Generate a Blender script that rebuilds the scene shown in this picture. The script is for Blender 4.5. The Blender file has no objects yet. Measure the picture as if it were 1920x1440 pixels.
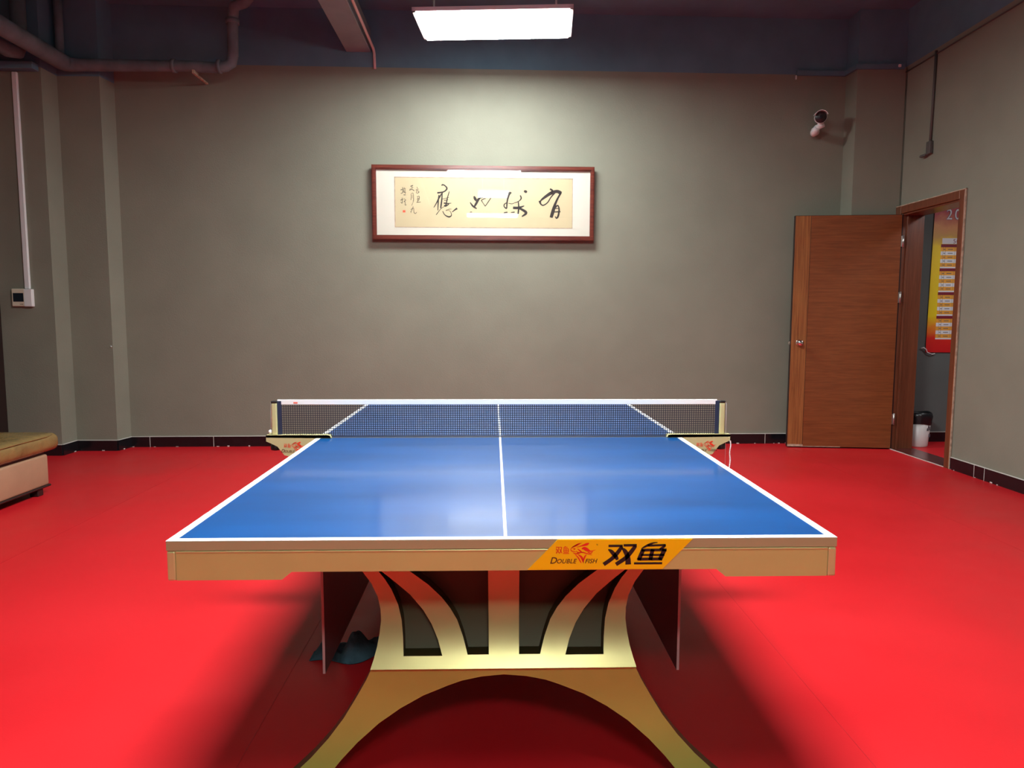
import bpy, bmesh, math, random
from mathutils import Vector, Matrix
from mathutils.geometry import delaunay_2d_cdt
random.seed(7)
sc = bpy.context.scene
COL = sc.collection

# ------------------------------------------------------------------ camera
cp, cy_, cr = 0.0944, 0.0262, 0.0022            # pitch down, yaw right, roll
fwd = Vector((math.sin(cy_)*math.cos(cp), math.cos(cy_)*math.cos(cp), -math.sin(cp)))
rt = Vector((math.cos(cy_), -math.sin(cy_), 0)); up = rt.cross(fwd)
r2 = rt*math.cos(cr)+up*math.sin(cr); u2 = up*math.cos(cr)-rt*math.sin(cr)
cam = bpy.data.cameras.new('camera'); camo = bpy.data.objects.new('camera', cam); COL.objects.link(camo)
m = Matrix((r2, u2, -fwd)).transposed().to_4x4(); m.translation = Vector((-0.0274, -1.569, 1.2623))
camo.matrix_world = m
sc.cycles.sample_clamp_indirect = 5.0
cam.sensor_width = 36; cam.lens = 1330/1920*36; cam.clip_start = .02
sc.camera = camo

# ------------------------------------------------------------------ world, exposure, lamp strengths
w = bpy.data.worlds.new('world'); sc.world = w; w.use_nodes = True
w.node_tree.nodes['Background'].inputs[0].default_value = (.5, .55, .62, 1)
w.node_tree.nodes['Background'].inputs[1].default_value = 0.02
sc.view_settings.view_transform = 'Standard'; sc.view_settings.look = 'None'
sc.view_settings.gamma = 1; sc.view_settings.use_curve_mapping = False
sc.view_settings.exposure = 2.1
P_FAR, P_NEAR, P_REAR, P_HALL = 15.0, 28.0, 13.5, 7.0
LAMP_TINT = (.95, 1.0, .99)

# ------------------------------------------------------------------ materials
def N(nt, t, **k):
    n = nt.nodes.new(t)
    for a, b in k.items(): setattr(n, a, b)
    return n
def mat(name, col, rough=.6, metal=0., spec=.5, coat=0., var=0., vscale=4., bump=0., bscale=120., emit=None, es=0., rvar=0., stretch=None, coat_r=.05):
    M = bpy.data.materials.new(name); M.use_nodes = True; nt = M.node_tree; b = nt.nodes['Principled BSDF']
    c = (*col, 1); b.inputs['Base Color'].default_value = c
    b.inputs['Roughness'].default_value = rough; b.inputs['Metallic'].default_value = metal
    b.inputs['Specular IOR Level'].default_value = spec
    b.inputs['Coat Weight'].default_value = coat; b.inputs['Coat Roughness'].default_value = coat_r
    tc = N(nt, 'ShaderNodeTexCoord'); mp = N(nt, 'ShaderNodeMapping'); nt.links.new(tc.outputs['Object'], mp.inputs[0])
    if stretch: mp.inputs['Scale'].default_value = stretch
    if var > 0 or rvar > 0:
        n = N(nt, 'ShaderNodeTexNoise'); n.inputs['Scale'].default_value = vscale; n.inputs['Detail'].default_value = 6
        nt.links.new(mp.outputs[0], n.inputs[0])
    if var > 0:
        r = N(nt, 'ShaderNodeValToRGB'); r.color_ramp.elements[0].position = .3; r.color_ramp.elements[1].position = .7
        r.color_ramp.elements[0].color = (*[v*(1-var) for v in col], 1)
        r.color_ramp.elements[1].color = (*[min(1, v*(1+var)) for v in col], 1)
        nt.links.new(n.outputs[0], r.inputs[0]); nt.links.new(r.outputs[0], b.inputs['Base Color'])
    if rvar > 0:
        q = N(nt, 'ShaderNodeMapRange'); q.inputs[1].default_value = .35; q.inputs[2].default_value = .65
        q.inputs[3].default_value = max(.02, rough-rvar); q.inputs[4].default_value = rough+rvar
        nt.links.new(n.outputs[0], q.inputs[0]); nt.links.new(q.outputs[0], b.inputs['Roughness'])
    if bump > 0:
        n2 = N(nt, 'ShaderNodeTexNoise'); n2.inputs['Scale'].default_value = bscale; n2.inputs['Detail'].default_value = 4
        nt.links.new(mp.outputs[0], n2.inputs[0])
        bp = N(nt, 'ShaderNodeBump'); bp.inputs['Strength'].default_value = bump; bp.inputs['Distance'].default_value = .01
        nt.links.new(n2.outputs[0], bp.inputs['Height']); nt.links.new(bp.outputs[0], b.inputs['Normal'])
    if emit: b.inputs['Emission Color'].default_value = (*emit, 1); b.inputs['Emission Strength'].default_value = es
    return M
def wood(name, c1, c2, stretch, rough=.35, scale=3.0):
    M = mat(name, c1, rough, coat=.15, coat_r=.2); nt = M.node_tree; b = nt.nodes['Principled BSDF']
    mp = [n for n in nt.nodes if n.type == 'MAPPING'][0]; mp.inputs['Scale'].default_value = stretch
    n = N(nt, 'ShaderNodeTexNoise'); n.inputs['Scale'].default_value = scale; n.inputs['Detail'].default_value = 8; n.inputs['Roughness'].default_value = .65
    n.inputs['Distortion'].default_value = .6
    r = N(nt, 'ShaderNodeValToRGB'); r.color_ramp.elements[0].position = .32; r.color_ramp.elements[1].position = .68
    r.color_ramp.elements[0].color = (*c1, 1); r.color_ramp.elements[1].color = (*c2, 1)
    nt.links.new(mp.outputs[0], n.inputs[0]); nt.links.new(n.outputs[0], r.inputs[0]); nt.links.new(r.outputs[0], b.inputs['Base Color'])
    return M
def glass_mat(name):
    M = bpy.data.materials.new(name); M.use_nodes = True; nt = M.node_tree
    nt.nodes.remove(nt.nodes['Principled BSDF']); o = nt.nodes['Material Output']
    t = N(nt, 'ShaderNodeBsdfTransparent'); g = N(nt, 'ShaderNodeBsdfGlossy'); g.inputs['Roughness'].default_value = .015
    f = N(nt, 'ShaderNodeFresnel'); ge = N(nt, 'ShaderNodeNewGeometry'); ir = N(nt, 'ShaderNodeMapRange'); ir.inputs[3].default_value = 1.5; ir.inputs[4].default_value = 1/1.5; nt.links.new(ge.outputs['Backfacing'], ir.inputs[0]); nt.links.new(ir.outputs[0], f.inputs[0]); x = N(nt, 'ShaderNodeMixShader')
    nt.links.new(f.outputs[0], x.inputs[0]); nt.links.new(t.outputs[0], x.inputs[1]); nt.links.new(g.outputs[0], x.inputs[2]); nt.links.new(x.outputs[0], o.inputs[0])
    return M

M = {}
M['wall'] = mat('grey_beige_paint', (.228, .232, .180), .75, spec=.25, var=.05, vscale=2.5, bump=.12, bscale=90)
M['dark'] = mat('charcoal_ceiling_paint', (.12, .22, .28), .9, spec=.1, var=.12, vscale=3)
M['ceil'] = mat('dull_plum_ceiling_paint', (.12, .23, .29), .9, spec=.1, var=.12, vscale=3)
M['pipe'] = mat('dusty_pipe_paint', (.15, .18, .195), .8, spec=.2, var=.25, vscale=6)
M['conduit'] = mat('grey_brown_conduit', (.085, .08, .072), .6)
M['duct'] = mat('duct_paint', (.22, .27, .28), .8, spec=.2, var=.08)
M['floor'] = mat('red_sport_vinyl', (.60, .012, .018), .42, spec=.35, var=.05, vscale=1.3, bump=.05, bscale=260, rvar=.07)
M['tile'] = mat('black_glazed_tile', (.008, .008, .010), .22, spec=.5, var=.3, vscale=20)
M['grout'] = mat('white_grout', (.62, .60, .56), .8)
M['blue'] = mat('blue_table_lacquer', (.0003, .064, .235), .285, spec=.5, coat=.4, coat_r=.09, vscale=5, var=.16, stretch=(.5, 1.6, 1))
M['line'] = mat('white_table_line', (.86, .88, .88), .35)
M['gold'] = mat('champagne_gold_paint', (.57, .56, .20), .42, metal=.2, spec=.5, var=.03, vscale=8)
M['gold_light'] = mat('pale_gold_paint', (.62, .62, .27), .36, metal=.3, spec=.5, var=.03, vscale=8)
M['brass'] = mat('brushed_brass_plate', (.56, .52, .22), .34, metal=.66, spec=.5, var=.05, vscale=7)
M['brass2'] = mat('yellow_brass_plate', (.43, .60, .13), .33, metal=.35, spec=.5, var=.06, vscale=6)
M['edge_board'] = mat('tan_board_edge', (.42, .39, .20), .5, metal=.15)
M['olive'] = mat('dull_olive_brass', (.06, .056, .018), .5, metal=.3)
M['sticker'] = mat('amber_sticker', (1.0, .60, .0), .4)
M['ink'] = mat('black_print', (.018, .010, .008), .5)
M['brown_ink'] = mat('dark_brown_print', (.09, .018, .006), .5)
M['red_ink'] = mat('red_print', (.85, .03, .008), .5)
M['board'] = mat('dark_side_board', (.16, .10, .10), .5)
M['board_edge'] = mat('pale_pink_board_edge', (.62, .45, .43), .5)
M['net'] = mat('net_thread', (.012, .014, .028), .8)
M['navy'] = mat('navy_webbing', (.010, .018, .055), .8)
M['tape'] = mat('white_tape', (.84, .85, .84), .6)
M['post'] = mat('cream_post_paint', (.52, .49, .25), .45)
M['black'] = mat('black_plastic', (.012, .012, .013), .4)
M['white'] = mat('white_plastic', (.76, .78, .77), .45)
M['beige'] = mat('beige_plastic', (.66, .60, .46), .5)
M['screen'] = mat('dark_screen', (.010, .016, .024), .15)
M['chrome'] = mat('chrome', (.85, .83, .82), .12, metal=1)
M['steel'] = mat('brushed_steel', (.55, .52, .48), .35, metal=.9)
M['frame'] = wood('rosewood_frame', (.075, .012, .008), (.17, .035, .020), (1, 1, 14), .25)
M['mat'] = mat('cream_mat_board', (.66, .64, .55), .8, var=.01)
M['silk'] = mat('tan_silk_paper', (.56, .48, .30), .8, var=.04, vscale=6)
M['seal'] = mat('seal_red', (.80, .12, .06), .7)
M['glass'] = glass_mat('picture_glass')
M['door_h'] = wood('door_veneer_cross_grain', (.16, .043, .013), (.26, .080, .024), (1.2, 1.2, 22))
M['door_v'] = wood('door_veneer_upright_grain', (.19, .055, .016), (.38, .15, .045), (26, 26, .8))
M['jamb'] = wood('frame_veneer', (.11, .032, .014), (.19, .062, .028), (22, 22, .9))
M['jamb2'] = wood('casing_veneer', (.19, .062, .020), (.30, .11, .035), (22, 22, .9))
M['worn'] = mat('worn_pale_wood', (.45, .33, .24), .8, var=.3, vscale=30)
M['stone'] = mat('dark_red_stone', (.10, .022, .022), .25, var=.4, vscale=25)
M['leather'] = mat('tan_glazed_leather', (.23, .145, .05), .27, spec=.6, var=.22, vscale=7, bump=.8, bscale=22)
M['leather2'] = mat('pinkish_tan_leatherette', (.40, .235, .14), .55, var=.05, vscale=9, bump=.1, bscale=200)
M['dkwood'] = mat('dark_stained_wood', (.022, .010, .009), .4)
M['cloth'] = mat('teal_towel', (.07, .17, .22), .95, spec=.1, var=.3, vscale=22, bump=.5, bscale=160)
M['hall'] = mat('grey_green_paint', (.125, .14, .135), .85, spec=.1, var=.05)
M['bin'] = mat('white_bin_plastic', (.72, .70, .68), .4)
M['bag'] = mat('black_bin_bag', (.012, .012, .014), .3, bump=.6, bscale=40)
M['lamp_frame'] = mat('white_aluminium', (.80, .76, .74), .4)
M['poster_white'] = mat('poster_white', (.78, .80, .84), .5)
M['poster_orange'] = mat('poster_orange', (.85, .40, .05), .5)
M['poster_maroon'] = mat('poster_maroon', (.22, .01, .03), .5)
M['poster_ink'] = mat('poster_grey_ink', (.10, .10, .12), .6)
M['poster_violet'] = mat('poster_violet_outline', (.22, .16, .36), .6)

# ------------------------------------------------------------------ builders
class MB:
    def __init__(s): s.bm = bmesh.new()
    def box(s, x0, x1, y0, y1, z0, z1, bev=0, seg=1, mi=0, rz=0, piv=None):
        r = bmesh.ops.create_cube(s.bm, size=1); v = r['verts']
        bmesh.ops.scale(s.bm, vec=(x1-x0, y1-y0, z1-z0), verts=v)
        bmesh.ops.translate(s.bm, vec=((x0+x1)/2, (y0+y1)/2, (z0+z1)/2), verts=v)
        fs = set(f for q in v for f in q.link_faces)
        if bev:
            es = list(set(e for q in v for e in q.link_edges))
            rr = bmesh.ops.bevel(s.bm, geom=es, offset=bev, segments=seg, affect='EDGES', profile=.5)
            fs = set(rr['faces']) | set(f for f in fs if f.is_valid)
        for f in fs: f.material_index = mi
        if rz:
            vs = list(set(q for f in fs for q in f.verts)); c = Vector(piv)
            bmesh.ops.rotate(s.bm, cent=c, matrix=Matrix.Rotation(rz, 3, 'Z'), verts=vs)
        return fs
    def poly(s, pts, mi=0):
        f = s.bm.faces.new([s.bm.verts.new(p) for p in pts]); f.material_index = mi; return f
    def prism(s, pts, d, mi=0):        # planar outline pts extruded along vector d
        d = Vector(d); a = [s.bm.verts.new(p) for p in pts]; b = [s.bm.verts.new(Vector(p)+d) for p in pts]
        fs = [s.bm.faces.new(a), s.bm.faces.new(b[::-1])]
        n = len(a)
        for i in range(n): fs.append(s.bm.faces.new((a[i], b[i], b[(i+1) % n], a[(i+1) % n])))
        for f in fs: f.material_index = mi
        return fs
    def tube(s, path, r, n=12, caps=True, mi=0):
        path = [Vector(p) for p in path]; rs = r if isinstance(r, (list, tuple)) else [r]*len(path)
        prev = None; rings = []; ref = None
        for i, p in enumerate(path):
            t = (path[min(i+1, len(path)-1)]-path[max(i-1, 0)]).normalized()
            if ref is None:
                ref = t.orthogonal().normalized()
            ref = (ref-t*ref.dot(t)).normalized(); b = t.cross(ref)
            rings.append([s.bm.verts.new(p+(ref*math.cos(a)+b*math.sin(a))*rs[i]) for a in [2*math.pi*k/n for k in range(n)]])
        for A, B in zip(rings, rings[1:]):
            for k in range(n):
                f = s.bm.faces.new((A[k], A[(k+1) % n], B[(k+1) % n], B[k])); f.smooth = True; f.material_index = mi
        if caps: 
            s.bm.faces.new(rings[0][::-1]).material_index = mi; s.bm.faces.new(rings[-1]).material_index = mi
    def lathe(s, c, prof, n=32, axis=(0, 0, 1), mi=0):
        ax = Vector(axis).normalized(); a = ax.orthogonal().normalized(); b = ax.cross(a); c = Vector(c); rings = []
        for r, h in prof:
            if r < 1e-6: rings.append([s.bm.verts.new(c+ax*h)])
            else: rings.append([s.bm.verts.new(c+ax*h+(a*math.cos(t)+b*math.sin(t))*r) for t in [2*math.pi*k/n for k in range(n)]])
        for A, B in zip(rings, rings[1:]):
            for k in range(n):
                k2 = (k+1) % n
                if len(A) == 1 and len(B) == 1: continue
                if len(A) == 1: q = (A[0], B[k2], B[k])
                elif len(B) == 1: q = (A[k], A[k2], B[0])
                else: q = (A[k], A[k2], B[k2], B[k])
                f = s.bm.faces.new(q); f.smooth = True; f.material_index = mi
    def ribbon(s, pts, M3, d=None, mi=0, sub=6):   # brush stroke: (x, y, width) smoothed, mapped by M3(x, y)
        P = []
        n = len(pts)
        for i in range(n-1):
            p0, p1, p2, p3 = pts[max(i-1, 0)], pts[i], pts[i+1], pts[min(i+2, n-1)]
            for k in range(sub):
                t = k/sub
                P.append([.5*((2*b)+(-a+c)*t+(2*a-5*b+4*c-e)*t*t+(-a+3*b-3*c+e)*t**3) for a, b, c, e in zip(p0, p1, p2, p3)])
        P.append(list(pts[-1])); L = []; R = []
        for i, p in enumerate(P):
            a = P[max(i-1, 0)]; b = P[min(i+1, len(P)-1)]
            tx, ty = b[0]-a[0], b[1]-a[1]; l = math.hypot(tx, ty) or 1; h = max(p[2], 1)/2
            L.append(s.bm.verts.new(M3(p[0]-ty/l*h, p[1]+tx/l*h))); R.append(s.bm.verts.new(M3(p[0]+ty/l*h, p[1]-tx/l*h)))
        for i in range(len(P)-1):
            s.bm.faces.new((L[i], L[i+1], R[i+1], R[i])).material_index = mi
    def build(s, name, mats, parent=None, origin=None, smooth=False):
        if not isinstance(mats, (list, tuple)): mats = [mats]
        bmesh.ops.recalc_face_normals(s.bm, faces=s.bm.faces)
        if parent is not None: off = wloc(parent)
        elif origin: off = Vector(origin)
        else: off = Vector((0, 0, 0))
        bmesh.ops.translate(s.bm, vec=-off, verts=s.bm.verts)
        if smooth:
            for f in s.bm.faces: f.smooth = True
        me = bpy.data.meshes.new(name); s.bm.to_mesh(me); s.bm.free()
        for x in mats: me.materials.append(M[x])
        o = bpy.data.objects.new(name, me); COL.objects.link(o)
        if parent is not None: o.parent = parent
        else: o.location = off
        return o
def wloc(o):
    v = Vector((0, 0, 0))
    while o is not None: v = v+o.location; o = o.parent
    return v
def thing(name, label, cat, loc, group=None):
    o = bpy.data.objects.new(name, None); COL.objects.link(o); o.location = loc; o.empty_display_size = .1
    return tag(o, label, cat, group)
def tag(o, label, cat, group=None):
    o['label'] = label; o['category'] = cat
    if group: o['group'] = group
    return o
def struct(o): o['kind'] = 'structure'; return o
def text_faces(mb, txt, size, M3, shear=0., mi=0, space=1., bold=0.):
    cu = bpy.data.curves.new('t', 'FONT'); cu.body = txt; cu.size = size; cu.shear = shear; cu.offset = bold*size; cu.space_character = space; cu.resolution_u = 3
    to = bpy.data.objects.new('t', cu); COL.objects.link(to)
    dg = bpy.context.evaluated_depsgraph_get(); me = bpy.data.meshes.new_from_object(to.evaluated_get(dg))
    vs = [mb.bm.verts.new(M3(v.co.x, v.co.y)) for v in me.vertices]
    for p in me.polygons:
        try: mb.bm.faces.new([vs[i] for i in p.vertices]).material_index = mi
        except ValueError: pass
    bpy.data.objects.remove(to); bpy.data.curves.remove(cu); bpy.data.meshes.remove(me)

# ------------------------------------------------------------------ room shell
HC = 4.10; HP = 3.585          # ceiling, paint line
BK = -8.5
def wseg(mb, a, b, z0, z1, th=.2, mi=0):   # vertical slab, outward thickness to the left of a->b
    a = Vector((*a, 0)); b = Vector((*b, 0)); t = (b-a).normalized(); n = Vector((-t.y, t.x, 0))*th
    mb.prism([(a.x, a.y, z0), (b.x, b.y, z0), (b.x+n.x, b.y+n.y, z0), (a.x+n.x, a.y+n.y, z0)], (0, 0, z1-z0), mi)
def wfull(mb, a, b, hp=HP, th=.2):
    wseg(mb, a, b, -.05, hp, th, 0); wseg(mb, a, b, hp, HC+.05, th, 1)
A0, A1 = (-3.53, 5.31), (3.372, 5.43)
mb = MB(); wfull(mb, A0, A1, th=.07)
# pilaster in the right corner
mb.prism([(3.372, 5.43, -.05), (3.368, 5.2, -.05), (3.83, 5.184, -.05), (3.83, 5.43, -.05)], (0, 0, HP+.05), 0)
mb.prism([(3.372, 5.43, HP), (3.368, 5.2, HP), (3.83, 5.184, HP), (3.83, 5.43, HP)], (0, 0, HC-HP), 1)
# stepped piers in the left corner
for q in ([(-3.53, 5.31), (-3.56, 5.113), (-3.935, 5.117), (-4.6, 5.12), (-4.6, 5.35), (-3.53, 5.35)],
          [(-3.935, 5.117), (-3.936, 4.887), (-4.43, 4.887), (-4.6, 4.887), (-4.6, 5.117)]):
    mb.prism([(x, y, -.05) for x, y in q], (0, 0, 3.40+.05), 0)
    mb.prism([(x, y, 3.40) for x, y in q], (0, 0, HC-3.40), 1)
struct(mb.build('wall_back', ['wall', 'dark']))
mb = MB(); wfull(mb, (-4.43, BK), (-4.43, 5.0)); struct(mb.build('wall_left', ['wall', 'dark']))
mb = MB(); wfull(mb, (3.72, BK), (-4.43, BK)); struct(mb.build('wall_front', ['wall', 'dark']))
# right wall with the door opening y 4.21..5.13
RW = lambda y: 3.812 + (y-4.9)*.011 if y > 3 else 3.812-.0209+(y-3)*.008
mb = MB()
def rseg(y0, y1, z0, z1, mi): wseg(mb, (RW(y1), y1), (RW(y0), y0), z0, z1, .19, mi)
rseg(BK, 3.0, -.05, HP, 0); rseg(3.0, 4.215, -.05, HP, 0); rseg(4.215, 5.19, 2.28, HP, 0); rseg(5.15, 5.43, -.05, HP, 0)
rseg(BK, 3.0, HP, HC+.05, 1); rseg(3.0, 5.43, HP, HC+.05, 1)
struct(mb.build('wall_right', ['wall', 'dark']))
mb = MB(); mb.box(-4.6, 3.9, BK-.2, 5.5, HC, HC+.1); struct(mb.build('ceiling', 'ceil'))
mb = MB(); mb.box(-4.6, 3.83, BK-.2, 5.5, -.08, 0); struct(mb.build('floor', 'floor'))

# hall beyond the doorway
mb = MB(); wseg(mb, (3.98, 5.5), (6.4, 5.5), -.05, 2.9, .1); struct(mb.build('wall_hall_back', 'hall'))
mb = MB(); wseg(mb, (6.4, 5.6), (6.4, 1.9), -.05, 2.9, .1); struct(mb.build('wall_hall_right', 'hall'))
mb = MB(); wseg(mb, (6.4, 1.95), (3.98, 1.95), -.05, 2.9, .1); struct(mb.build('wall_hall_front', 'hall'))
mb = MB(); mb.box(3.985, 6.4, 1.85, 5.6, 2.86, 2.95); struct(mb.build('ceiling_hall', 'mat'))
mb = MB(); mb.box(4.0, 6.4, 1.85, 5.6, -.08, 0); struct(mb.build('floor_hall', 'floor'))
mb = MB(); mb.box(3.80, 4.03, 4.22, 5.16, -.08, .006, .003)
for y0, y1 in ((4.24, 4.5), (4.5, 4.85), (4.85, 5.1)): mb.box(3.79, 3.797, y0, y1-.01, -.04, .004+random.random()*.003, mi=1)
struct(mb.build('trim_threshold', ['stone', 'grout']))

# baseboards: black tile with white joints
def baseboard(name, segs, mats=('tile', 'grout')):
    mb = MB()
    for a, b, joints in segs:
        a = Vector((*a, 0)); b = Vector((*b, 0)); t = (b-a).normalized(); n = Vector((t.y, -t.x, 0)); L = (b-a).length
        def slab(s0, s1, z0, z1, d, mi):
            p, q = a+t*s0, a+t*s1
            mb.prism([(p.x, p.y, z0), (q.x, q.y, z0), (q.x+n.x*d, q.y+n.y*d, z0), (p.x+n.x*d, p.y+n.y*d, z0)], (0, 0, z1-z0), mi)
        cuts = [0]+[j for j in joints if 0 < j < L]+[L]
        for c0, c1 in zip(cuts, cuts[1:]):
            slab(c0, c1, 0, .098, .012, 0)
            for k in range(int((c1-c0)*4)+1):      # chips and glue spots
                s = c0+random.random()*(c1-c0-.03); ln = .008+random.random()*.02
                slab(s, s+ln, .001, .004+random.random()*.006, .0135, 1)
        for c in cuts:
            if 0 < c < L: slab(c-.0025, c+.0025, 0, .1, .0125, 1)
            elif c == 0 and L > .3: slab(.003, .006, 0, .1, .0125, 1)
        slab(0, L, .098, .103, .011, 1)
    return struct(mb.build(name, list(mats)))
js = [.18+.605*k for k in range(14)]
baseboard('baseboard_back', [(A0, A1, js), ((-3.56, 5.113), A0, [])
    , ((-3.935, 5.117), (-3.56, 5.113), []), ((-3.936, 4.887), (-3.935, 5.117), []), ((-4.43, 4.887), (-3.936, 4.887), [])])
baseboard('baseboard_right', [((RW(4.19), 4.19), (RW(3.0), 3.0), [.31, .43, 1.03]), ((RW(3.0), 3.0), (RW(BK), BK), [.4+.6*k for k in range(19)])])
baseboard('baseboard_left', [((-4.43, BK), (-4.43, 3.4), [.6*k for k in range(1, 20)])])
baseboard('baseboard_hall', [((4.02, 5.5), (6.4, 5.5), [.62, 1.22, 1.82])])

# thin seams of the vinyl floor sheets
mb = MB()
for x in (-2.55, -.75, 1.05, 2.85): mb.box(x-.0012, x+.0012, BK, 5.3, 0, .0008)
M['seam'] = mat('vinyl_seam', (.50, .011, .016), .5)
struct(mb.build('trim_floor_seam', 'seam'))

# ------------------------------------------------------------------ doorway frame and open door
mb = MB()
mb.box(3.795, 4.01, 5.085, 5.14, 0, 2.232, .003, mi=0)          # far jamb
mb.box(3.84, 3.86, 5.07, 5.086, 0, 2.232, .002, mi=0)            # stop bead
mb.box(3.80, 4.01, 4.215, 4.255, 0, 2.232, .003, mi=0)
mb.box(3.785, 3.803, 4.195, 4.258, 0, 2.30, .003, mi=1)         # casings
mb.box(3.785, 3.803, 5.10, 5.183, 0, 2.30, .003, mi=1)
mb.box(3.785, 3.803, 4.2585, 5.0995, 2.232, 2.30, .003, mi=1)
mb.box(3.804, 4.01, 4.256, 5.084, 2.215, 2.262, .003, mi=0)
mb.box(3.788, 3.80, 4.185, 4.194, 0, 2.306, mi=2)                # pale filler along the outside
mb.box(3.788, 3.80, 4.185, 5.183, 2.301, 2.308, mi=2)
struct(mb.build('trim_doorway', ['jamb', 'jamb2', 'worn']))
H_ = Vector((3.80, 5.075, 0)); E_ = Vector((2.832, 5.195, 0)); t = (H_-E_).normalized(); n = Vector((-t.y, t.x, 0))
DL = (H_-E_).length
def dpt(u, z, d=0): v = E_+t*u+n*d; return Vector((v.x, v.y, z))
def dbox(mb, u0, u1, z0, z1, d0, d1, mi=0):
    mb.prism([dpt(u0, z0, d0), dpt(u1, z0, d0), dpt(u1, z0, d1), dpt(u0, z0, d1)], (0, 0, z1-z0), mi)
mb = MB(); dbox(mb, 0, DL, .012, 2.222, .0, .04)
door = struct(mb.build('door_1', 'dkwood', origin=(2.832, 5.195, .012)))
mb = MB(); dbox(mb, .148, DL-.012, .014, 2.218, -.003, .002); mb.build('door_panel', 'door_h', door)
mb = MB(); dbox(mb, .004, .144, .014, 2.218, -.003, .002)
for u in (.04, .065, .09, .115): dbox(mb, u, u+.002, .014, 2.218, -.0036, 0)
mb.build('door_stile', 'door_v', door)
mb = MB(); dbox(mb, .004, .15, .012, .034, -.0042, 0); dbox(mb, .15, .5, .012, .018, -.0042, 0); mb.build('worn_edge', 'worn', door)
mb = MB(); k0 = dpt(.078, 1.02, -.003); mb.lathe(k0, [(0, 0), (.031, 0), (.032, .006), (.014, .010), (.012, .028), (.022, .034), (.029, .048), (.027, .062), (.012, .069), (0, .069)], 24, -n)
kn = mb.build('knob', 'chrome', door)
mb = MB(); mb.box(2.812, 2.832, 5.20, 5.222, 1.00, 1.035, .003); mb.build('latch', 'chrome', door)
for z in (1.975, 1.452, .294):
    mb = MB(); mb.tube([(3.806, 5.068, z-.055), (3.806, 5.068, z+.055)], .008, 10)
    mb.box(3.788, 3.803, 5.069, 5.074, z-.05, z+.05); mb.build('hinge', 'steel', door)

# dark door in the left wall
mb = MB(); mb.box(-4.43, -4.405, 3.75, 4.885, 0, 2.62, .003); d2 = struct(mb.build('door_2', 'dkwood', origin=(-4.43, 4.3, 0)))

# ------------------------------------------------------------------ ceiling services
mb = MB(); mb.box(-1.40, -1.172, -4.0, 5.372, 3.72, 3.92, .004)
tag(mb.build('ceiling_duct', 'duct', origin=(-1.29, 5.3, 3.72)), 'long boxed duct under the ceiling running towards the back wall left of the lit panel', 'duct')
mb = MB(); mb.tube([(-1.115, -4, 3.735), (-1.125, 3.0, 3.735), (-1.14, 5.30, 3.735), (-1.14, 5.325, 3.725), (-1.138, 5.335, 3.70), (-1.133, 5.335, 3.565)], .013, 10)
tag(mb.build('conduit', 'board_edge', origin=(-1.13, 5.3, 3.565)), 'thin pale conduit along the side of the ceiling duct, bent down at the wall', 'conduit')
mb = MB(); z = 3.475; r = .047
pth = [(-3.80, -3.0, z), (-3.80, 4.95, z), (-3.79, 5.01, z), (-3.76, 5.04, z), (-3.70, 5.05, z), (-2.95, 5.05, z), (-2.75, 5.05, z), (-2.5, 5.05, z-.01), (-2.41, 5.05, z), (-2.36, 5.05, z+.03), (-2.342, 5.05, z+.1), (-2.338, 5.05, 3.80), (-2.33, 5.04, 3.9), (-2.30, 5.0, 3.97), (-2.2, 4.95, 3.98), (-2.16, 4.95, 4.02), (-2.15, 4.95, 4.10)]
mb.tube(pth, [.072, .072, .068, .062, .054]+[r]*(len(pth)-5), 18)
for x in (-2.88, -2.48): mb.tube([(x, 5.05, z), (x+.03, 5.05, z)], r+.012, 18)
mb.tube([(-2.338, 5.05, 3.84), (-2.338, 5.05, 3.88)], r+.012, 18)
big = tag(mb.build('drain_pipe', 'pipe', origin=(-2.9, 5.05, z)), 'thick dusty drain pipe elbowed along the top left corner under the ceiling', 'pipe')
mb = MB(); mb.tube([(-3.86, 5.06, 3.50), (-3.86, 5.06, 3.76), (-3.86, 5.06, 4.1)], .035, 14); mb.build('vent_stub', 'pipe', big)
mb = MB(); mb.box(-2.69, -2.67, 5.09, 5.31, 3.40, 3.415); mb.box(-2.69, -2.67, 5.0, 5.10, 3.40, 3.43); mb.build('pipe_bracket', 'worn', big)
mb = MB(); mb.tube([(-4.02, -3, 3.44), (-4.02, 4.6, 3.44), (-4.02, 4.72, 3.47), (-4.02, 4.76, 3.56), (-4.02, 4.76, 4.1)], .06, 16)
tag(mb.build('drain_pipe', 'pipe', origin=(-4.02, 4.7, 3.44)), 'second dusty pipe beside the thick drain pipe, nearer the left wall', 'pipe')
mb = MB(); mb.box(-4.42, -3.95, 4.80, 4.886, 3.36, 3.42, .004)
tag(mb.build('cable_tray', 'dark', origin=(-4.2, 4.84, 3.36)), 'dark ledge box across the top of the left pier below the pipes', 'cable tray')

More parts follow.
